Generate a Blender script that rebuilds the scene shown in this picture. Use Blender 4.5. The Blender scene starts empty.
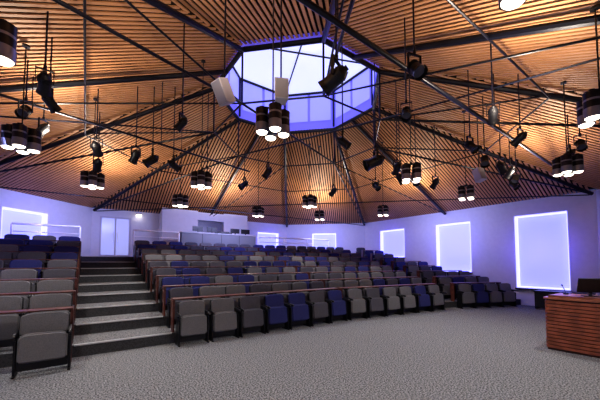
import bpy, bmesh, math, random
from mathutils import Vector, Matrix
random.seed(11)
S=bpy.context.scene; COL=S.collection
TH=math.radians(35.5); C,SN=math.cos(TH),math.sin(TH)
def W(u,v,z=0.0): return Vector((u*C-v*SN,u*SN+v*C,z))
def UV(x,y): return (x*C+y*SN,-x*SN+y*C)
S.view_settings.view_transform='Standard'
try: S.view_settings.look='Medium High Contrast'
except Exception as ex: print('look',ex)
# ---------------- materials ----------------
def mat(name,col,rough=0.6,metal=0.0,em=None,es=0.0,noise=0.0,nscale=20,bump=0.0,col2=None):
    m=bpy.data.materials.new(name); m.use_nodes=True; nt=m.node_tree; b=nt.nodes['Principled BSDF']
    b.inputs['Base Color'].default_value=(*col,1); b.inputs['Roughness'].default_value=rough; b.inputs['Metallic'].default_value=metal
    if em: b.inputs['Emission Color'].default_value=(*em,1); b.inputs['Emission Strength'].default_value=es
    if noise>0 or bump>0:
        tc=nt.nodes.new('ShaderNodeTexCoord'); n=nt.nodes.new('ShaderNodeTexNoise'); n.inputs['Scale'].default_value=nscale; n.inputs['Detail'].default_value=4
        nt.links.new(tc.outputs['Object'],n.inputs['Vector'])
        if noise>0:
            r=nt.nodes.new('ShaderNodeValToRGB'); c2=col2 or tuple(c*(1-noise) for c in col)
            r.color_ramp.elements[0].position=0.42; r.color_ramp.elements[1].position=0.58
            r.color_ramp.elements[0].color=(*c2,1); r.color_ramp.elements[1].color=(*col,1)
            nt.links.new(n.outputs['Fac'],r.inputs['Fac']); nt.links.new(r.outputs['Color'],b.inputs['Base Color'])
        if bump>0:
            bp=nt.nodes.new('ShaderNodeBump'); bp.inputs['Strength'].default_value=bump; bp.inputs['Distance'].default_value=0.006
            nt.links.new(n.outputs['Fac'],bp.inputs['Height']); nt.links.new(bp.outputs['Normal'],b.inputs['Normal'])
    return m
M_wall=mat('wall_paint',(0.74,0.75,0.82),0.8,noise=0.03,nscale=6)
M_carpet=mat('carpet',(0.265,0.268,0.275),0.95,noise=0.85,nscale=50)
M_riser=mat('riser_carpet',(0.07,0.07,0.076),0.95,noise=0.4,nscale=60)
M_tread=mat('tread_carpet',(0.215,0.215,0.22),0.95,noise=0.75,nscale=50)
M_nose=mat('nosing',(0.50,0.50,0.51),0.5)
M_slat=mat('cedar_slat',(0.52,0.25,0.115),0.55,noise=0.14,nscale=1.2)
M_back=mat('ceiling_backing',(0.006,0.003,0.002),0.95)
M_steel=mat('painted_steel',(0.007,0.008,0.018),0.35,0.3)
M_black=mat('black_plastic',(0.008,0.008,0.011),0.4)
M_blackm=mat('black_metal',(0.010,0.010,0.014),0.4,0.4)
M_can=mat('can_enamel',(0.03,0.032,0.045),0.28,0.6)
M_band=mat('can_band',(0.30,0.31,0.38),0.3,0.4)
M_grey=mat('grey_fabric',(0.155,0.15,0.157),0.9,noise=0.2,nscale=90,bump=0.2)
M_grey2=mat('charcoal_fabric',(0.085,0.081,0.10),0.9,noise=0.2,nscale=90,bump=0.2)  # violet tint puts the blue light on the back rows into the fabric
M_navy=mat('navy_fabric',(0.024,0.028,0.14),0.85,noise=0.2,nscale=90,bump=0.2)
M_desk=mat('mahogany',(0.14,0.045,0.035),0.35,noise=0.4,nscale=9)
M_lect=mat('lectern_wood',(0.27,0.078,0.04),0.4,noise=0.3,nscale=6)
M_lectd=mat('lectern_groove',(0.035,0.010,0.008),0.6)
M_chrome=mat('brushed_steel',(0.95,0.95,1.0),0.5,0.0)
M_white=mat('white_plastic',(0.62,0.60,0.66),0.45)
M_glow=mat('lamp_diffuser',(1,1,1),0.4,em=(1,0.88,0.72),es=4.5)
M_lens=mat('lens_glass',(0.08,0.08,0.12),0.08)
M_blind=mat('lit_blind',(0.45,0.45,0.7),0.8,em=(0.36,0.40,0.98),es=0.75)
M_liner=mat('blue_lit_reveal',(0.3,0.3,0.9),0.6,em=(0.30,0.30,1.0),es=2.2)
M_glass=mat('skylight_glazing',(0.4,0.4,0.7),0.3,em=(0.56,0.60,1.0),es=1.1)
M_side=mat('lantern_side_glazing',(0.3,0.3,0.7),0.3,em=(0.23,0.24,1.0),es=0.85)
M_lan=mat('lantern_upstand',(0.3,0.3,0.8),0.6,em=(0.10,0.07,0.85),es=0.5)  # blue light on the upstand is put into the material as emission
M_door=mat('door_paint',(0.6,0.6,0.7),0.5)
M_dglass=mat('door_glazing',(0.4,0.4,0.7),0.2,em=(0.5,0.55,1.0),es=0.5)
M_screen=mat('screen',(0.015,0.015,0.02),0.12)
M_panel=mat('desk_front_panel',(0.22,0.22,0.24),0.6)
# ---------------- mesh helpers ----------------
def fin(bm,name,mats,bevel=0,smooth=False,seg=2):
    if bevel>0: bmesh.ops.bevel(bm,geom=bm.edges[:],offset=bevel,segments=seg,affect='EDGES',profile=0.5)
    bmesh.ops.recalc_face_normals(bm,faces=bm.faces[:])
    me=bpy.data.meshes.new(name); bm.to_mesh(me); bm.free()
    for m in (mats if isinstance(mats,(list,tuple)) else [mats]): me.materials.append(m)
    if smooth:
        for p in me.polygons: p.use_smooth=True
        try: me.set_sharp_from_angle(angle=math.radians(40))
        except Exception: pass
    return me
def box(bm,x0,x1,y0,y1,z0,z1,mi=0,mx=None):
    co=[(x0,y0,z0),(x1,y0,z0),(x1,y1,z0),(x0,y1,z0),(x0,y0,z1),(x1,y0,z1),(x1,y1,z1),(x0,y1,z1)]
    vs=[bm.verts.new((mx@Vector(c)) if mx else c) for c in co]
    for f in [(0,3,2,1),(4,5,6,7),(0,1,5,4),(1,2,6,5),(2,3,7,6),(3,0,4,7)]:
        bm.faces.new([vs[i] for i in f]).material_index=mi
def cyl(bm,p0,p1,r0,r1=None,n=14,mi=0,cap=True):
    p0=Vector(p0);p1=Vector(p1); r1=r0 if r1 is None else r1
    d=(p1-p0).normalized(); a=Vector((0,0,1)) if abs(d.z)<0.9 else Vector((1,0,0))
    x=d.cross(a).normalized(); y=d.cross(x)
    A=[];B=[]
    for i in range(n):
        t=2*math.pi*i/n; o=x*math.cos(t)+y*math.sin(t)
        A.append(bm.verts.new(p0+o*r0)); B.append(bm.verts.new(p1+o*r1))
    for i in range(n):
        j=(i+1)%n; bm.faces.new((A[i],A[j],B[j],B[i])).material_index=mi
    if cap:
        bm.faces.new(A).material_index=mi; bm.faces.new(B).material_index=mi
def tube_path(bm,pts,r,n=10,mi=0):
    for a,b in zip(pts[:-1],pts[1:]): cyl(bm,a,b,r,n=n,mi=mi)
def prism(bm,poly,z0,z1,mi_side=0,mi_top=0):
    A=[bm.verts.new((p[0],p[1],z0)) for p in poly];B=[bm.verts.new((p[0],p[1],z1)) for p in poly]
    n=len(poly)
    for i in range(n):
        j=(i+1)%n; bm.faces.new((A[i],A[j],B[j],B[i])).material_index=mi_side
    bm.faces.new(A[::-1]).material_index=mi_side; bm.faces.new(B).material_index=mi_top
def add(name,me,loc=(0,0,0),rot=0,parent=None,label=None,cat=None,group=None,kind=None,rx=None):
    o=bpy.data.objects.new(name,me); COL.objects.link(o); o.location=loc
    o.rotation_euler=rx if rx else (0,0,rot)
    if parent: o.parent=parent
    for k,v in (('label',label),('category',cat),('group',group),('kind',kind)):
        if v: o[k]=v
    return o
def struct(name,me,label,cat,parent=None):
    return add(name,me,rot=0 if parent else TH,parent=parent,label=label,cat=cat,kind='structure')
# ---------------- room plan (uv axes: u along rows, v up the rake) ----------------
UR,UL,VB,VF=13.65,-3.25,15.8,-1.1; CH=3.4
HZ=4.0
oct_=[(UR,VF+CH),(UR,VB-CH),(UR-CH,VB),(UL+CH,VB),(UL,VB-CH),(UL,VF+CH),(UL+CH,VF),(UR-CH,VF)]
CU,CV=(UR+UL)/2,(VB+VF)/2
bm=bmesh.new(); prism(bm,[(p[0]*1.0+(p[0]-CU)*0.03,p[1]+(p[1]-CV)*0.03) for p in oct_],-0.15,0)
struct('floor',fin(bm,'floor',M_carpet),'grey speckled loop carpet floor of the auditorium','floor')
names=['wall_right','wall_back_right','wall_back','wall_back_left','wall_left','wall_front_left','wall_front','wall_front_right']
openings={0:[(0.75,2.35,0.65,3.43),(4.0,5.6,1.2,3.43),(7.35,8.95,1.9,3.43)],
 1:[(1.72,3.2,2.15,3.43)],
 2:[(0.60,2.05,2.15,3.43),(8.6,9.8,1.85,3.68)],
 3:[(1.9,3.4,2.2,3.43)]}
wn=0; WINL=[]
for i in range(8):
    p0=Vector((*oct_[i],0)); p1=Vector((*oct_[(i+1)%8],0)); e=(p1-p0); L=e.length; e.normalize()
    n=Vector((e.y,-e.x,0))
    mx=Matrix(((e.x,n.x,0,p0.x),(e.y,n.y,0,p0.y),(0,0,1,0),(0,0,0,1)))
    ops=openings.get(i,[]); bm=bmesh.new(); s=-0.12; T=0.32
    for (a,b,zb,zt) in ops:
        box(bm,s,a,0,T,0,HZ,mx=mx); box(bm,a,b,0,T,0,zb,mx=mx); box(bm,a,b,0,T,zt,HZ,mx=mx); s=b
    box(bm,s,L+0.12,0,T,0,HZ,mx=mx)
    struct(names[i],fin(bm,names[i],M_wall),'smooth white painted wall washed with blue light','wall')
    for (a,b,zb,zt) in ops:
        if i==2 and a>8:
            bm=bmesh.new(); f=0.07
            box(bm,a,a+f,0.02,0.12,zb,zt,mx=mx);box(bm,b-f,b,0.02,0.12,zb,zt,mx=mx);box(bm,a+f,b-f,0.02,0.12,zt-f,zt,mx=mx)
            box(bm,(a+b)/2-0.03,(a+b)/2+0.03,0.02,0.12,zb,zt-f,mx=mx)
            box(bm,a+f,b-f,0.03,0.11,zb,zb+0.12,mx=mx)
            d=struct('door_1',fin(bm,'door_frame',M_door),'white double door with tall glazed panels','door')
            bm=bmesh.new(); box(bm,a+f,b-f,0.06,0.08,zb+0.12,zt-f,mx=mx)
            add('glass_pane',fin(bm,'door_glass',M_dglass),parent=d)
            bm=bmesh.new(); box(bm,(a+b)/2-0.10,(a+b)/2-0.07,-0.04,0.02,zb+0.7,zb+1.1,mx=mx); box(bm,(a+b)/2+0.07,(a+b)/2+0.10,-0.04,0.02,zb+0.7,zb+1.1,mx=mx)
            add('handle',fin(bm,'door_handle',M_chrome),parent=d)
            continue
        wn+=1; bm=bmesh.new(); t=0.03
        WINL.append((mx@Vector(((a+b)/2,-0.75,(zb+zt)/2)),n.copy(),b-a,zt-zb))
        box(bm,a,a+t,0.0,0.28,zb,zt,mx=mx);box(bm,b-t,b,0.0,0.28,zb,zt,mx=mx)
        box(bm,a+t,b-t,0.0,0.28,zt-t,zt,mx=mx);box(bm,a+t,b-t,0.0,0.28,zb,zb+t,mx=mx)
        box(bm,a+t,b-t,0.27,0.29,zb+t,zt-t,mx=mx)
        w=struct('window_%d'%wn,fin(bm,'window_reveal',M_liner),'tall recessed window with blue backlit reveal and drawn pale blind','window')
        bm=bmesh.new(); g=0.06
        box(bm,a+g,b-g,0.20,0.22,zb+g,zt-g,mx=mx); cyl(bm,mx@Vector((a+g,0.22,zt-g-0.03)),mx@Vector((b-g,0.22,zt-g-0.03)),0.03)
        add('blind',fin(bm,'blind',M_blind),parent=w)
        if i==0:
            bm=bmesh.new(); box(bm,a-0.03,b+0.03,-0.09,0.1,zb-0.06,zb-0.005,mx=mx)
            add('window_sill',fin(bm,'sill',M_black),parent=w,label='dark window sill')
# baseboard right
bm=bmesh.new(); box(bm,UR-0.02,UR,VF+CH,3.9,0,0.12)
struct('baseboard_right',fin(bm,'bb',M_black),'dark skirting board along the window wall','baseboard')
# ---------------- ceiling ----------------
AP=2.32; HS=AP*math.tan(math.pi/8); ZR=6.78; ZL=5.35
sky=[(CU+AP,CV-HS),(CU+AP,CV+HS),(CU+HS,CV+AP),(CU-HS,CV+AP),(CU-AP,CV+HS),(CU-AP,CV-HS),(CU-HS,CV-AP),(CU+HS,CV-AP)]
planes=[]
for i in range(8):
    P0=Vector((*oct_[i],HZ));P1=Vector((*oct_[(i+1)%8],HZ));Q0=Vector((*sky[i],ZR));Q1=Vector((*sky[(i+1)%8],ZR))
    e=(P1-P0);L=e.length;e.normalize(); mid=(Q0+Q1)/2-(P0+P1)/2; LL=mid.length; w=mid.normalized(); nn=e.cross(w).normalized()
    if nn.z>0: nn=-nn
    inn=Vector((mid.x,mid.y,0)); planes.append((P0.copy(),inn.normalized(),(ZR-HZ)/inn.length))
    bm=bmesh.new()
    up=-nn*0.07
    vs=[bm.verts.new(p+up) for p in (P0,P1,Q1,Q0)]; bm.faces.new(vs).material_index=1
    vs=[bm.verts.new(p+up*2) for p in (P0,P1,Q1,Q0)]; bm.faces.new(vs).material_index=1
    inner=(Q1-Q0).length; a=(L-inner)/2
    s=0.08
    while s<L-0.06:
        if s<a: l=LL*s/a
        elif s>L-a: l=LL*(L-s)/a
        else: l=LL
        mx=Matrix(((e.x,w.x,nn.x,P0.x+e.x*s),(e.y,w.y,nn.y,P0.y+e.y*s),(e.z,w.z,nn.z,P0.z+e.z*s),(0,0,0,1)))
        if l>0.15: box(bm,-0.030,0.030,0.0,l,-0.02,0.0,0,mx)
        s+=0.112
    struct('ceiling',fin(bm,'ceiling_panel',[M_slat,M_back]),'sloping ceiling panel of warm cedar slats over dark backing','ceiling')
def roofz(u,v):
    return min(HZ+k*max(0,(Vector((u,v,0))-Vector((p.x,p.y,0))).dot(n)) for p,n,k in planes)
# lantern
LH=1.4
bm=bmesh.new()
for i in range(8):
    a=sky[i];b=sky[(i+1)%8]
    vs=[bm.verts.new(c) for c in ((*a,ZR-0.05),(*b,ZR-0.05),(*b,ZR+LH),(*a,ZR+LH))]; bm.faces.new(vs)
sk=struct('window_%d'%(wn+1),fin(bm,'lantern_upstand',M_lan),'octagonal roof lantern glowing pale blue with dark glazing bars','skylight')
bm=bmesh.new(); prism(bm,[(CU+(x-CU)*0.99,CV+(y-CV)*0.99) for x,y in sky],ZR+LH-0.02,ZR+LH+0.02)
add('glazing',fin(bm,'glazing',M_glass),parent=sk)
bm=bmesh.new()
for i in range(8):
    a=Vector((*sky[i],0));b=Vector((*sky[(i+1)%8],0)); c=Vector((CU,CV,0))
    a2=a.lerp(b,0.06).lerp(c,0.015); b2=b.lerp(a,0.06).lerp(c,0.015); m=(a2+b2)/2
    for p,q in ((a2,a2.lerp(m,0.94)),(m.lerp(b2,0.06),b2)):
        vs=[bm.verts.new((t.x,t.y,z)) for t,z in ((p,ZR+0.25),(q,ZR+0.25),(q,ZR+LH-0.1),(p,ZR+LH-0.1))]; bm.faces.new(vs)
add('side_glazing',fin(bm,'side_glazing',M_side),parent=sk)
bm=bmesh.new()
for i in range(8):
    a=Vector((*sky[i],ZR+LH-0.06));b=Vector((*sky[(i+1)%8],ZR+LH-0.06)); c=Vector((CU,CV,ZR+LH-0.06))
    a=a.lerp(c,0.02); b=b.lerp(c,0.02)
    if i%2==0: cyl(bm,a,c,0.025,n=6)
    cyl(bm,a,b,0.045,n=6); cyl(bm,Vector((a.x,a.y,ZR-0.02)),a,0.035,n=6)
add('glazing_bar',fin(bm,'glazing_bars',M_steel),parent=sk)
# ---------------- roof steelwork ----------------
truss=bpy.data.objects.new('roof_truss',None); COL.objects.link(truss); truss.rotation_euler=(0,0,TH)
truss['label']='dark blue steel roof truss of rafters, struts and tie rods'; truss['category']='roof truss'
def rod(name,a,b,r,n=8):
    bm=bmesh.new(); cyl(bm,a,b,r,n=n); add(name,fin(bm,name,M_steel,smooth=True),parent=truss)
ends=[Vector((*p,HZ-0.02)) for p in oct_]; tops=[Vector((*p,ZR-0.12)) for p in sky]
raf=[(ends[i],tops[i]) for i in range(8)]
for i in (0,2,4,6):
    raf.append(((ends[i]+ends[(i+1)%8])/2,(tops[i]+tops[(i+1)%8])/2))
def tow(p,f=0.985): return Vector((CU+(p.x-CU)*f,CV+(p.y-CV)*f,p.z))
low=[Vector((*p,ZL)) for p in sky]
for a,b in raf:
    a=tow(a)-Vector((0,0,0.10)); rod('rafter',a,b-Vector((0,0,0.02)),0.060)
for i in range(8):
    j=(i+1)%8
    rod('ring_beam',tops[i],tops[j],0.06)
    rod('strut',tops[i],low[i],0.024)
    rod('tie_rod',low[i],low[j],0.022)
    A=tow(ends[i])-Vector((0,0,0.10)); A2=tow(ends[j])-Vector((0,0,0.10))
    rod('tie_rod',A,low[i],0.028)
    m1=A.lerp(tops[i],0.5); m2=A2.lerp(tops[j],0.5)
    rod('tie_rod',m1,low[i],0.020)
    rod('purlin',m1-Vector((0,0,0.05)),m2-Vector((0,0,0.05)),0.020)
    if i%2==0:
        M=(A+A2)/2; rod('tie_rod',M,low[i],0.018); rod('tie_rod',M,low[j],0.018)
rod('tie_rod',low[1],low[5],0.028); rod('tie_rod',low[3],low[7],0.028)
def E(i,z=-0.14): return tow(ends[i],0.975)+Vector((0,0,z))
for a,b in ((3,0),(4,1)): rod('tie_rod',E(a),E(b),0.018)
# ---------------- tiers: rows follow a gently bent line ----------------
PITCH,RISE,NR=0.85,0.205,9
V0=5.96
ANG=[0.0,math.radians(-8),math.radians(-22)]
KP=[(6.0,5.96),(10.35,5.96-4.35*math.tan(math.radians(8)))]
def isect(p,a,q,b):
    dx,dy=math.cos(a),math.sin(a); ex,ey=math.cos(b),math.sin(b)
    t=((q[0]-p[0])*ey-(q[1]-p[1])*ex)/(dx*ey-dy*ex); return (p[0]+dx*t,p[1]+dy*t)
def rowline(d):
    base=[KP[0],KP[0],KP[1]]
    pts=[(b[0]-math.sin(a)*d,b[1]+math.cos(a)*d) for b,a in zip(base,ANG)]
    k1=isect(pts[0],ANG[0],pts[1],ANG[1]); k2=isect(pts[1],ANG[1],pts[2],ANG[2])
    return [(-6,V0+d),k1,k2,(k2[0]+9*math.cos(ANG[2]),k2[1]+9*math.sin(ANG[2]))]
def clip(poly):
    out=poly
    for i in range(8):
        p=oct_[i];q=oct_[(i+1)%8]; ex,ey=q[0]-p[0],q[1]-p[1]
        inp=out; out=[]
        def sd(r): return ex*(r[1]-p[1])-ey*(r[0]-p[0])
        for k in range(len(inp)):
            a=inp[k];b=inp[(k+1)%len(inp)]; sa,sb=sd(a),sd(b)
            if sa>=0: out.append(a)
            if (sa>=0)!=(sb>=0):
                t=sa/(sa-sb); out.append((a[0]+(b[0]-a[0])*t,a[1]+(b[1]-a[1])*t))
        if len(out)<3: return []
    return out
for k in range(1,NR+1):
    n0=0.48+PITCH*(k-1); n1=n0+PITCH if k<NR else n0+7
    A=rowline(n0);B=rowline(n1); bm=bmesh.new()
    for q in range(3):
        pc=clip([A[q],A[q+1],B[q+1],B[q]])
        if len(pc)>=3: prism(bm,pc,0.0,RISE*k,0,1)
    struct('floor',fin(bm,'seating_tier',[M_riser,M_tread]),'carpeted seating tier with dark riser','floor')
    bm=bmesh.new(); z=RISE*k; n0+=V0
    box(bm,-0.12,1.44,n0-0.012,n0+0.022,z-0.018,z+0.006)
    struct('trim_%d'%k,fin(bm,'nosing',M_nose),'pale grey stair nosing strip','stair nosing')
# ---------------- chairs ----------------
def cushion(x0,x1,z0,z1,th,tilt,ybase,bulge,mat_,name,tz=0):
    bm=bmesh.new(); nx,nz=8,5
    def P(i,j,f):
        x=x0+(x1-x0)*i/nx; z=z0+(z1-z0)*j/nz
        a=2*i/nx-1;b=2*j/nz-1
        bl=bulge*(1-a*a)*(1-b*b*0.6)
        cur=0.03*a*a*tz
        y=ybase+tilt*(z-z0)-cur+(f*th)-(bl if f==0 else 0)
        cz=z-(0.038*a**6 if j==nz else 0)+(0.012*a**6 if j==0 else 0)
        return bm.verts.new((x,y,cz))
    F=[[P(i,j,0) for j in range(nz+1)] for i in range(nx+1)]
    K=[[P(i,j,1) for j in range(nz+1)] for i in range(nx+1)]
    for i in range(nx):
        for j in range(nz):
            bm.faces.new((F[i][j],F[i+1][j],F[i+1][j+1],F[i][j+1])); bm.faces.new((K[i][j],K[i][j+1],K[i+1][j+1],K[i+1][j]))
    for i in range(nx):
        bm.faces.new((F[i][0],K[i][0],K[i+1][0],F[i+1][0])); bm.faces.new((F[i][nz],F[i+1][nz],K[i+1][nz],K[i][nz]))
    for j in range(nz):
        bm.faces.new((F[0][j],F[0][j+1],K[0][j+1],K[0][j])); bm.faces.new((F[nx][j],K[nx][j],K[nx][j+1],F[nx][j+1]))
    bmesh.ops.recalc_face_normals(bm,faces=bm.faces[:])
    ed=[e for e in bm.edges if len(e.link_faces)==2 and e.calc_face_angle(0)>1.0]
    bmesh.ops.bevel(bm,geom=ed,offset=min(th*0.4,0.022),segments=3,affect='EDGES')
    return fin(bm,name,mat_,smooth=True)
me_back={}; me_seat={}
HWD=0.255
for c,m in (('grey',M_grey),('charcoal',M_grey2),('navy',M_navy)):
    me_back[c]=cushion(-HWD,HWD,0.53,0.845,0.04,0.14,0.29,0.010,m,'backrest_'+c,tz=1)
    me_seat[c]=cushion(-HWD,HWD,0.18,0.575,0.07,0.10,0.10,0.012,m,'seat_'+c)
me_shell=cushion(-HWD-0.012,HWD+0.012,0.04,0.835,0.02,0.14,0.277,0.0,M_black,'back_shell',tz=1)
def legmesh():
    bm=bmesh.new()
    box(bm,-0.017,0.017,0.10,0.40,0.0,0.025); box(bm,-0.013,0.013,0.13,0.36,0.02,0.50)
    box(bm,-0.013,0.013,0.14,0.40,0.44,0.52)
    return fin(bm,'leg',M_blackm,bevel=0.004,seg=1)
def armmesh():
    bm=bmesh.new(); pts=[(0.02,0.57),(0.05,0.605),(0.36,0.625),(0.37,0.50),(0.26,0.50),(0.22,0.56),(0.04,0.555)]
    A=[bm.verts.new((-0.014,y,z)) for y,z in pts];B=[bm.verts.new((0.014,y,z)) for y,z in pts]
    bm.faces.new(A);bm.faces.new(B[::-1])
    for i in range(len(pts)):
        j=(i+1)%len(pts); bm.faces.new((A[i],B[i],B[j],A[j]))
    return fin(bm,'armrest',M_black,bevel=0.005,seg=2,smooth=True)
me_leg=legmesh(); me_arm=armmesh()
LAB={'grey':'grey upholstered tip-up auditorium seat with black frame','charcoal':'charcoal upholstered tip-up auditorium seat with black frame','navy':'navy blue upholstered tip-up auditorium seat with black frame'}
def chair(u,v,z,rot,c,sx=1.0):
    o=bpy.data.objects.new('auditorium_seat',None); COL.objects.link(o)
    o.location=W(u,v,z); o.rotation_euler=(0,0,TH+rot); o.scale=(sx,1,1 if sx==1.0 else 1.02); o.empty_display_size=0.1
    o['label']=LAB[c]; o['category']='chair'; o['group']='tip-up seats in tiered rows'
    add('backrest',me_back[c],parent=o); add('seat',me_seat[c],parent=o); add('back_shell',me_shell,parent=o)
    for s in (-1,1):
        add('leg',me_leg,loc=(s*0.28,0,0),parent=o); add('armrest',me_arm,loc=(s*0.28,0,0),parent=o)
def desk(u0,v0,L,z,rot,zb=RISE):
    bm=bmesh.new(); box(bm,0,L,0.48,0.71,0.85,0.877)
    me=fin(bm,'row_desk',M_desk,bevel=0.006)
    o=add('row_desk',me,loc=W(u0,v0,z),rot=TH+rot,label='narrow mahogany writing ledge running behind a row of seats',cat='desk',group='row writing ledges')
    n=max(1,int(L/2.2))
    for i in range(n+1):
        x=0.0 if i==0 else (L-0.03 if i==n else L*i/n)
        bm=bmesh.new(); box(bm,x,x+0.03,0.50,0.66,zb,0.85)
        if i in (0,n): box(bm,x-0.004,x+0.034,0.49,0.68,RISE+0.3,0.85)
        add('end_panel',fin(bm,'end_panel',M_desk if i in (0,n) else M_blackm),parent=o)
SP=0.592; nch=0
pat0=['grey','grey','charcoal','navy','navy','charcoal','navy','grey','charcoal','grey','grey','navy','grey','grey','grey','grey','grey','grey']
def colr(k,i):
    if k==0: return pat0[i%18]
    r=random.random()
    a,b=((0.18,0.50) if k<3 else ((0.26,0.72) if k<6 else (0.38,0.9)))  # back rows turn bluer: their blue lighting is put into the seat colours
    return 'navy' if r<a else ('charcoal' if r<b else 'grey')
def inview(u,v,z):
    p=W(u,v,z)
    if p.y<0.5: return False
    return 300+300*p.x/p.y>-45
def seg(p,q,k,ang,i0=0,pad0=0,pad1=0,dcut=0.0):
    global nch
    L=math.hypot(q[0]-p[0],q[1]-p[1])-pad0-pad1; n=int(L/SP+1e-6); sp=L/n; ca,sa=math.cos(ang),math.sin(ang); z=RISE*k
    for i in range(n):
        t=pad0+sp*(i+0.5); chair(p[0]+ca*t,p[1]+sa*t,z,ang,colr(k,i+i0)); nch+=1
    if k<NR-1: desk(p[0]+ca*pad0,p[1]+sa*pad0,L-dcut,z,ang)
    return n
LSP=0.655
for k in range(NR):
    d=PITCH*k; v=V0+d; z=RISE*k; R=rowline(d)
    n=seg((1.46,v),R[1],k,0.0,0,0,0.015)
    q2=R[2]
    seg(R[1],q2,k,ANG[1],n,0.015,0.33)
    s=0.38; cnt=0; fa=ANG[2]
    while True:
        a=(q2[0]+math.cos(fa)*(s+SP),q2[1]+math.sin(fa)*(s+SP)); bb=(a[0]-math.sin(fa)*0.44,a[1]+math.cos(fa)*0.44)
        if bb[0]>UR-0.04 or bb[0]+bb[1]>UR+VB-CH-0.3: break
        s+=SP; cnt+=1
    if cnt: seg(q2,(q2[0]+math.cos(fa)*(s+0.01),q2[1]+math.sin(fa)*(s+0.01)),k,fa,n+3,0.38,0,0.28)
    vl=v-0.32; i=0; last=-0.14
    while -0.14-LSP*(i+1)>UL+0.05:
        u=-0.14-LSP*(i+0.5)
        if vl+0.72+LSP/2-u>VB-CH-UL-0.15: break
        if inview(u-0.3,vl,z): chair(u,vl,z,0,colr(k,i) if k else 'grey',1.10); nch+=1
        last=-0.14-LSP*(i+1); i+=1
    if k<NR-1 and last<-0.2: desk(last,vl,-0.14-last,z,0,0.0)
print('chairs',nch)
# low black bench under the large window
bm=bmesh.new(); box(bm,-0.28,0.28,-0.75,0.75,0.58,0.63)
tb=add('side_bench',fin(bm,'bench_top',M_black,bevel=0.006),loc=W(13.2,3.15,0),rot=TH,label='low solid black bench under the large window',cat='bench')
for sy in (-0.73,0.0,0.69):
    bm=bmesh.new(); box(bm,-0.26,0.26,sy,sy+0.04,0,0.58); add('side_panel',fin(bm,'bench_side',M_black),parent=tb)
bm=bmesh.new(); box(bm,-0.25,-0.22,-0.69,0.69,0.05,0.58); add('front_panel',fin(bm,'bench_front',M_black),parent=tb)
# ---------------- handrails ----------------
ZP=RISE*NR
def rail(u0,u1,v,ang=0.0):
    L=u1-u0; bm=bmesh.new(); cyl(bm,(0,0,1.05),(L,0,1.05),0.034,n=10)
    o=add('handrail',fin(bm,'handrail',M_chrome,smooth=True),loc=W(u0,v,ZP),rot=TH+ang,label='brushed steel guard rail on slim posts at the platform edge',cat='handrail')
    bm=bmesh.new(); cyl(bm,(0,0,0.8),(L,0,0.8),0.018,n=8); cyl(bm,(0,0,0.5),(L,0,0.5),0.018,n=8); add('mid_rail',fin(bm,'mid_rail',M_chrome,smooth=True),parent=o)
    n=max(1,round(L/1.3))
    for i in range(n+1):
        bm=bmesh.new(); x=L*i/n; cyl(bm,(x,0,0),(x,0,1.04),0.03,n=8); cyl(bm,(x,0,0),(x,0,0.012),0.045,n=10)
        add('post',fin(bm,'post',M_chrome,smooth=True),parent=o)
rail(1.5,3.2,13.36); rail(7.0,11.2,13.36,math.radians(-7)); rail(-2.0,-0.2,13.36)
# ---------------- control desk + booth ----------------
DH=1.12
bm=bmesh.new(); box(bm,0,3.6,0,0.65,DH-0.05,DH)
cd=add('control_desk',fin(bm,'worktop',mat('worktop_laminate',(0.5,0.5,0.54),0.5),bevel=0.008),loc=W(3.3,13.4,ZP),rot=TH,label='long grey technician desk with panelled front on the top tier',cat='desk')
bm=bmesh.new(); box(bm,0.03,3.57,0.04,0.08,0.0,DH-0.05)
for i in range(1,4): box(bm,0.03+i*0.885,0.045+i*0.885,0.035,0.042,0.0,DH-0.05,1)
add('front_panel',fin(bm,'front_panel',[M_panel,M_black]),parent=cd)
for x in (0.03,3.53):
    bm=bmesh.new(); box(bm,x,x+0.04,0.08,0.62,0,DH-0.05); add('end_panel',fin(bm,'end_panel',M_panel),parent=cd)
def monitor(loc,w,h,rot,label,tilt=0):
    bm=bmesh.new(); box(bm,-w/2,w/2,-0.015,0.015,0.08,0.08+h)
    o=add('monitor',fin(bm,'monitor',M_black,bevel=0.006),loc=loc,rx=(tilt,0,rot),label=label,cat='monitor')
    bm=bmesh.new(); box(bm,-w/2+0.015,w/2-0.015,-0.018,-0.0155,0.095,0.065+h); add('screen',fin(bm,'screen',M_screen),parent=o)
    bm=bmesh.new(); box(bm,-0.025,0.025,0.015,0.035,0.01,0.2); box(bm,-0.11,0.11,-0.06,0.09,0,0.012); add('stand',fin(bm,'stand',M_black),parent=o,rx=(-tilt,0,0))
for u in (4.1,4.75,5.9,6.45): monitor(W(u,13.75,ZP+DH),0.46,0.22,TH+math.pi,'black flat monitor standing on the technician desk')
bm=bmesh.new(); box(bm,-0.35,0.35,-0.2,0.2,0,0.06); box(bm,-0.35,0.35,0.12,0.2,0.06,0.14)
mc=add('mixing_console',fin(bm,'mixing_console',M_black,bevel=0.008),loc=W(5.3,13.7,ZP+DH),rot=TH,label='black audio mixing console on the technician desk',cat='mixing console')
bm=bmesh.new()
for i in range(12): box(bm,-0.31+i*0.054,-0.30+i*0.054+0.01,-0.12,-0.09,0.06,0.075)
add('fader',fin(bm,'faders',M_white),parent=mc)['kind']='stuff'
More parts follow.
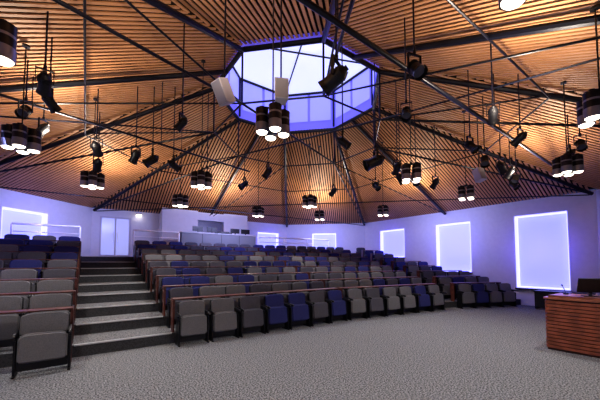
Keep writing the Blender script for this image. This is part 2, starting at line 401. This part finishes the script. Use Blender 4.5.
# booth
bm=bmesh.new(); u0,u1,v0=2.85,7.2,15.1
def booth_seg(a,b,z0,z1f):
    zt=min(z1f,4.2); 
    co=[(a,v0,z0),(b,v0,z0),(b,v0,zt),(a,v0,zt)]; zb=min(zt,3.95)
    cb=[(a,VB-0.01,z0),(b,VB-0.01,z0),(b,VB-0.01,zb),(a,VB-0.01,zb)]
    A=[bm.verts.new(c) for c in co];B=[bm.verts.new(c) for c in cb]
    bm.faces.new(A);bm.faces.new(B[::-1])
    for i in range(4):
        j=(i+1)%4; bm.faces.new((A[i],A[j],B[j],B[i]))
booth_seg(u0,4.5,ZP,5); booth_seg(4.5,5.85,ZP,3.05); booth_seg(5.85,u1,ZP,5)
box(bm,4.5,5.85,v0,v0+0.2,3.75,4.15)
bo=struct('wall_booth',fin(bm,'booth',M_wall),'white boxed projection booth built against the back wall','wall')
bm=bmesh.new(); box(bm,4.5,5.85,v0+0.3,v0+0.33,3.05,3.75)
add('booth_window',fin(bm,'booth_window',mat('booth_glass',(0.16,0.16,0.22),0.3)),parent=bo)
# ---------------- lectern ----------------
Lv,Lu=1.35,0.8
def lect_outline(off=0.0):
    r=0.05; pts=[]
    for i in range(5):
        a=math.pi/2*(i/4); pts.append((r-(r+off)*math.sin(a), Lv-r+(r+off)*math.cos(a)))
    for i in range(5):
        a=math.pi/2*(i/4); pts.append((r-(r+off)*math.cos(a), r-(r+off)*math.sin(a)))
    pts+= [(Lu+off,-off),(Lu+off,Lv+off)]
    return pts
bm=bmesh.new(); prism(bm,lect_outline(-0.018),0,0.93,1,1)
z=0.04; h=0.050
while z+h<0.93:
    prism(bm,lect_outline(0),z,z+h,0,0); z+=0.0625
lec=add('lectern',fin(bm,'lectern_body',[M_lect,M_lectd]),loc=W(7.05,0.62,0),rot=TH,label='red-brown wooden lectern with horizontal slats and stepped top',cat='lectern')
bm=bmesh.new(); prism(bm,lect_outline(0.02),0.93,0.96); prism(bm,lect_outline(-0.06),0.96,1.0)
add('lectern_top',fin(bm,'lectern_top',mat('lectern_top_wood',(0.32,0.115,0.065),0.3,noise=0.3,nscale=5)),parent=lec)
monitor(W(7.42,1.40,1.001),0.38,0.27,TH+math.pi/2+0.5,'dark tilted monitor on the lectern top',tilt=-0.4)
bm=bmesh.new(); pts=[Vector((0,0,0.0))]+[Vector((0.02+0.09*(i/8)**2*1.2,0,0.14*i/8)) for i in range(1,9)]
cyl(bm,(0,0,0),(0,0,0.02),0.04); tube_path(bm,pts,0.006); cyl(bm,pts[-1],pts[-1]+Vector((0.03,0,0.03)),0.012)
add('microphone',fin(bm,'microphone',M_black,smooth=True),loc=W(7.5,1.75,1.007),rot=TH+0.6,label='black gooseneck microphone on the lectern',cat='microphone')
# ---------------- pendants ----------------
def canmesh():
    bm=bmesh.new(); R=0.084
    cyl(bm,(0,0,0),(0,0,0.31),R,n=24,cap=False); cyl(bm,(0,0,0),(0,0,0.05),R-0.006,n=24,cap=False)
    cyl(bm,(0,0,0.305),(0,0,0.315),R+0.003,n=24)
    cyl(bm,(0,0,0.0),(0,0,0.115),R+0.003,n=24,mi=1,cap=False); cyl(bm,(0,0,0.20),(0,0,0.225),R+0.002,n=24,mi=1)
    cyl(bm,(0,0,0.31),(0,0,0.35),0.035,n=12)
    return fin(bm,'lamp_shade',[M_can,M_band],smooth=True)
me_can=canmesh()
bm=bmesh.new(); cyl(bm,(0,0,-0.018),(0,0,0.0),0.060,0.074,n=24); cyl(bm,(0,0,0.0),(0,0,0.04),0.074,0.076,n=24); me_dif=fin(bm,'diffuser',M_glow,smooth=True)
bm=bmesh.new()
for a in (0,math.pi/2):
    c,s=math.cos(a),math.sin(a); cyl(bm,(-0.15*c,-0.15*s,0.35),(0.15*c,0.15*s,0.35),0.012,n=8)
cyl(bm,(0,0,0.34),(0,0,0.39),0.03,n=10); me_br=fin(bm,'bracket',M_blackm)
PEND=[(-.37,4.0,.3),(2.38,6.33,.5),(4.56,8.14,.2),(5.27,5.82,.75),(-4.32,4.56,.6),(-4.81,6.87,.62),(-2.29,6.87,.3),(-3.7,9.2,.3),(-1.57,11.2,.5),(.3,9.3,.2),(.8,12.1,.6),(3.07,11.0,.4),(3.70,3.6,.3),(-2.72,2.45,.5),(1.48,1.78,.3)]
for x,y,a in PEND:
    u,v=UV(x,y); zt=roofz(u,v)-0.05
    inl=(abs(u-CU)<AP and abs(v-CV)<AP and abs(u-CU)+abs(v-CV)<AP*1.414)
    if inl: zt=ZL
    o=bpy.data.objects.new('pendant_light',None); COL.objects.link(o); o.location=(x,y,3.36); o.rotation_euler=(0,0,a); o.empty_display_size=0.1
    o['label']='cluster of four black cans with glowing white bottoms on a cable'; o['category']='pendant light'; o['group']='four-can pendant clusters'
    for i in range(4):
        t=math.pi/2*i; p=(0.15*math.cos(t),0.15*math.sin(t),0)
        add('lamp_shade',me_can,loc=p,parent=o); add('diffuser',me_dif,loc=p,parent=o)
    add('bracket',me_br,parent=o)
    bm=bmesh.new(); cyl(bm,(0,0,0.37),(0,0,zt-3.36),0.010,n=6); cyl(bm,(0,0,zt-3.39),(0,0,zt-3.36),0.05,n=12); add('suspension_cable',fin(bm,'cable',M_black),parent=o)
    ld=bpy.data.lights.new('lamp','SPOT'); ld.energy=150; ld.color=(1,0.97,0.94); ld.spot_size=2.4; ld.spot_blend=0.8; ld.shadow_soft_size=0.1
    lo=bpy.data.objects.new('lamp_bulb',ld); COL.objects.link(lo); lo.parent=o; lo.location=(0,0,-0.12)
# ---------------- spotlights ----------------
bm=bmesh.new(); cyl(bm,(0,0,-0.13),(0,0,0.07),0.085,0.085,n=16,cap=False); cyl(bm,(0,0,-0.19),(0,0,-0.13),0.105,0.088,n=16,cap=False)
cyl(bm,(0,0,0.07),(0,0,0.13),0.085,0.05,n=16); cyl(bm,(0,0,0.13),(0,0,0.155),0.03,n=10)
for k in range(3): cyl(bm,(0,0,0.0+k*0.025),(0,0,0.01+k*0.025),0.094,n=16)
me_house=fin(bm,'housing',M_black,smooth=True)
bm=bmesh.new(); cyl(bm,(0,0,-0.14),(0,0,-0.125),0.083,n=16); me_lens=fin(bm,'lens',M_lens)
bm=bmesh.new()
for s in (-1,1): box(bm,s*0.11-0.006,s*0.11+0.006,-0.018,0.018,-0.02,0.20)
box(bm,-0.116,0.116,-0.018,0.018,0.19,0.203); cyl(bm,(0,0,0.2),(0,0,0.26),0.025,n=10); me_yoke=fin(bm,'yoke',M_blackm)
SPOTS=[(.5,4.0,1.2,60,60),(1.5,3.8,.9,40,200),(1.8,4.95,.8,35,160),(-3.6,4.1,.9,50,40),(-3.95,4.6,.85,40,330),(-2.15,5.35,.8,45,80),(-4.5,6.5,1.0,60,20),(-3.65,7.3,1.1,50,120),(1.9,7.4,1.5,65,90),(3.7,6.4,.95,40,210),(4.57,7.3,1.0,35,150),(5.3,7.8,1.0,45,300),(4.5,6.0,.9,55,30),(2.6,7.9,1.0,40,10),(-2.7,8.6,1.0,40,200),(.9,6.2,.9,50,260),(6.5,8.9,1.0,40,120),(-.9,8.3,1.0,35,80),(2.5,9.8,1.0,50,200),(3.3,5.0,.85,45,330),(-4.9,5.6,.9,45,90),(6.3,6.9,.9,50,60),
 (-3.9,7.0,1.0,40,60),(-3.3,7.7,1.0,55,300),(5.9,8.3,1.0,40,20),(3.6,9.2,1.0,50,160),(4.3,9.4,1.0,45,20),(6.9,9.6,1.0,40,200),(-1.8,9.6,1.0,50,120),(3.0,8.9,1.0,35,280),(-5.2,7.6,1.0,50,40),(1.2,10.6,1.0,45,60),(6.0,6.3,.9,40,150),(-4.6,4.9,.85,45,200)]
for x,y,s,tilt,yaw in SPOTS:
    u,v=UV(x,y); zc=4.15; zt=roofz(u,v)-0.04
    if (abs(u-CU)<AP and abs(v-CV)<AP and abs(u-CU)+abs(v-CV)<AP*1.414): zt=ZL
    o=bpy.data.objects.new('stage_spotlight',None); COL.objects.link(o); o.location=(x,y,zc); o.rotation_euler=(0,0,math.radians(yaw)); o.empty_display_size=0.1
    o['label']='black stage spotlight in a yoke hanging from the roof steelwork'; o['category']='spotlight'; o['group']='hung stage spotlights'
    h=add('housing',me_house,parent=o,rx=(math.radians(tilt),0,0)); h.scale=(s,s,s)
    l=add('lens',me_lens,parent=h)
    yk=add('yoke',me_yoke,parent=o); yk.scale=(s,s,s)
    bm=bmesh.new(); cyl(bm,(0,0,0.25*s),(0,0,zt-zc),0.012,n=8); add('drop_rod',fin(bm,'drop_rod',M_steel),parent=o)
# loudspeakers
bm=bmesh.new(); pts=[(-0.13,-0.12),(0.13,-0.12),(0.09,0.12),(-0.09,0.12)]; prism(bm,pts,-0.2,0.2); me_sp=fin(bm,'cabinet',M_white,bevel=0.012)
bm=bmesh.new(); box(bm,-0.11,0.11,-0.128,-0.121,-0.18,0.18); me_gr=fin(bm,'grille',mat('grille',(0.36,0.36,0.42),0.7))
for x,y,zz,s,rx,yaw in [(-1.13,4.35,4.15,.85,.5,-40),(-.3,4.6,4.3,.85,-.05,10),(4.9,8.1,4.0,.9,-.3,20)]:
    u,v=UV(x,y); zt=roofz(u,v)-0.04
    o=add('loudspeaker',me_sp,loc=(x,y,zz),rx=(rx,0,math.radians(yaw)),label='white loudspeaker cabinet hanging below the slatted roof',cat='loudspeaker'); o.scale=(s,s,s)
    add('grille',me_gr,parent=o)
    bm=bmesh.new(); cyl(bm,(0,0,0.0),(0,0,zt-zz),0.013,n=8)
    b=add('drop_rod',fin(bm,'drop_rod',M_steel)); b.parent=o; 
    b.matrix_parent_inverse=(Matrix.Translation(o.location)@o.rotation_euler.to_matrix().to_4x4()@Matrix.Diagonal((s,s,s,1))).inverted()@Matrix.Translation(o.location)
# lighting bars
def bar(x0,y0,x1,y1,z,r=0.025):
    a=Vector((x0,y0,z));b=Vector((x1,y1,z)); L=(b-a).length
    bm=bmesh.new(); cyl(bm,(0,0,0),(L,0,0),r,n=10)
    o=add('lighting_bar',fin(bm,'lighting_bar',M_steel,smooth=True),loc=a,rot=math.atan2(y1-y0,x1-x0),label='dark tubular lighting bar suspended under the roof',cat='lighting bar')
    for f in (0.08,0.5,0.92):
        p=a.lerp(b,f); u,v=UV(p.x,p.y); zt=roofz(u,v)-0.04
        if (abs(u-CU)<AP and abs(v-CV)<AP): zt=ZL
        bm=bmesh.new(); cyl(bm,(L*f,0,0),(L*f,0,zt-z),0.01,n=6); add('hanger',fin(bm,'hanger',M_steel),parent=o)
bar(-.25,2.95,8.6,9.6,4.5,0.036); bar(-5.2,5.0,-1.6,9.4,4.5)
# wall lamp near door
bm=bmesh.new(); cyl(bm,(0,0,-0.04),(0,0,0.02),0.12,n=16); 
wl=add('wall_lamp',fin(bm,'wall_lamp_body',M_white),loc=W(1.95,15.62,3.88),rot=TH,label='small round white lamp glowing high beside the door',cat='lamp')
bm=bmesh.new(); cyl(bm,(0,0,-0.11),(0,0,-0.04),0.11,n=16); add('diffuser',fin(bm,'wl_dif',M_glow),parent=wl)
bm=bmesh.new(); box(bm,-0.02,0.02,0,0.18,-0.02,0.02); add('bracket',fin(bm,'wl_br',M_white),parent=wl)
# ---------------- lights ----------------
def area(loc,direction,sx,sy,e,col):
    ld=bpy.data.lights.new('area','AREA'); ld.shape='RECTANGLE'; ld.size=sx; ld.size_y=sy; ld.energy=e; ld.color=col
    o=bpy.data.objects.new('unseen_area_light',ld); COL.objects.link(o); o.location=loc
    o.rotation_euler=Vector(direction).to_track_quat('-Z','Y').to_euler()
for i in range(8):
    m=Vector(((oct_[i][0]+oct_[(i+1)%8][0])/2,(oct_[i][1]+oct_[(i+1)%8][1])/2,0)); c=Vector((CU,CV,0))
    p=c.lerp(m,0.66); 
    area(W(p.x,p.y,3.95),(0,0,1),0.4,0.4,78,(1,0.86,0.68))  # unseen warm lamp added under the roof to light the slats
    if i<5:
        f=0.5 if i==2 else 0.74
        q=c.lerp(m,f); d=(W(m.x,m.y,0)-W(q.x,q.y,0)).normalized()
        area(W(q.x,q.y,3.6 if i==2 else 3.5),(d.x,d.y,-0.25),2.5,0.3,88 if i==2 else 52,(0.46,0.49,1.0) if i==2 else (0.42,0.45,1.0))  # unseen blue lamps added for the walls; back one brightens the control desk
for p,n,wd,ht in WINL:   # unseen blue lamps added to spread each window's glow over the wall
    q=W(p.x,p.y,p.z); d=W(n.x,n.y,0)
    area(q,(d.x,d.y,0),0.5,0.8,10*wd*ht/3.0+4,(0.10,0.08,1.0))
w=bpy.data.worlds.new('world'); S.world=w; w.use_nodes=True
w.node_tree.nodes['Background'].inputs[0].default_value=(0.2,0.22,0.5,1); w.node_tree.nodes['Background'].inputs[1].default_value=0.2
# ---------------- camera ----------------
cd_=bpy.data.cameras.new('camera'); cam=bpy.data.objects.new('camera',cd_); COL.objects.link(cam)
cam.location=(0,0,1.6); PT=3.0
cam.rotation_euler=(math.radians(90+PT),0,0); cd_.sensor_width=36; cd_.lens=18
cd_.shift_y=(63-300*math.tan(math.radians(PT)))/600; cd_.clip_start=0.05
S.camera=cam
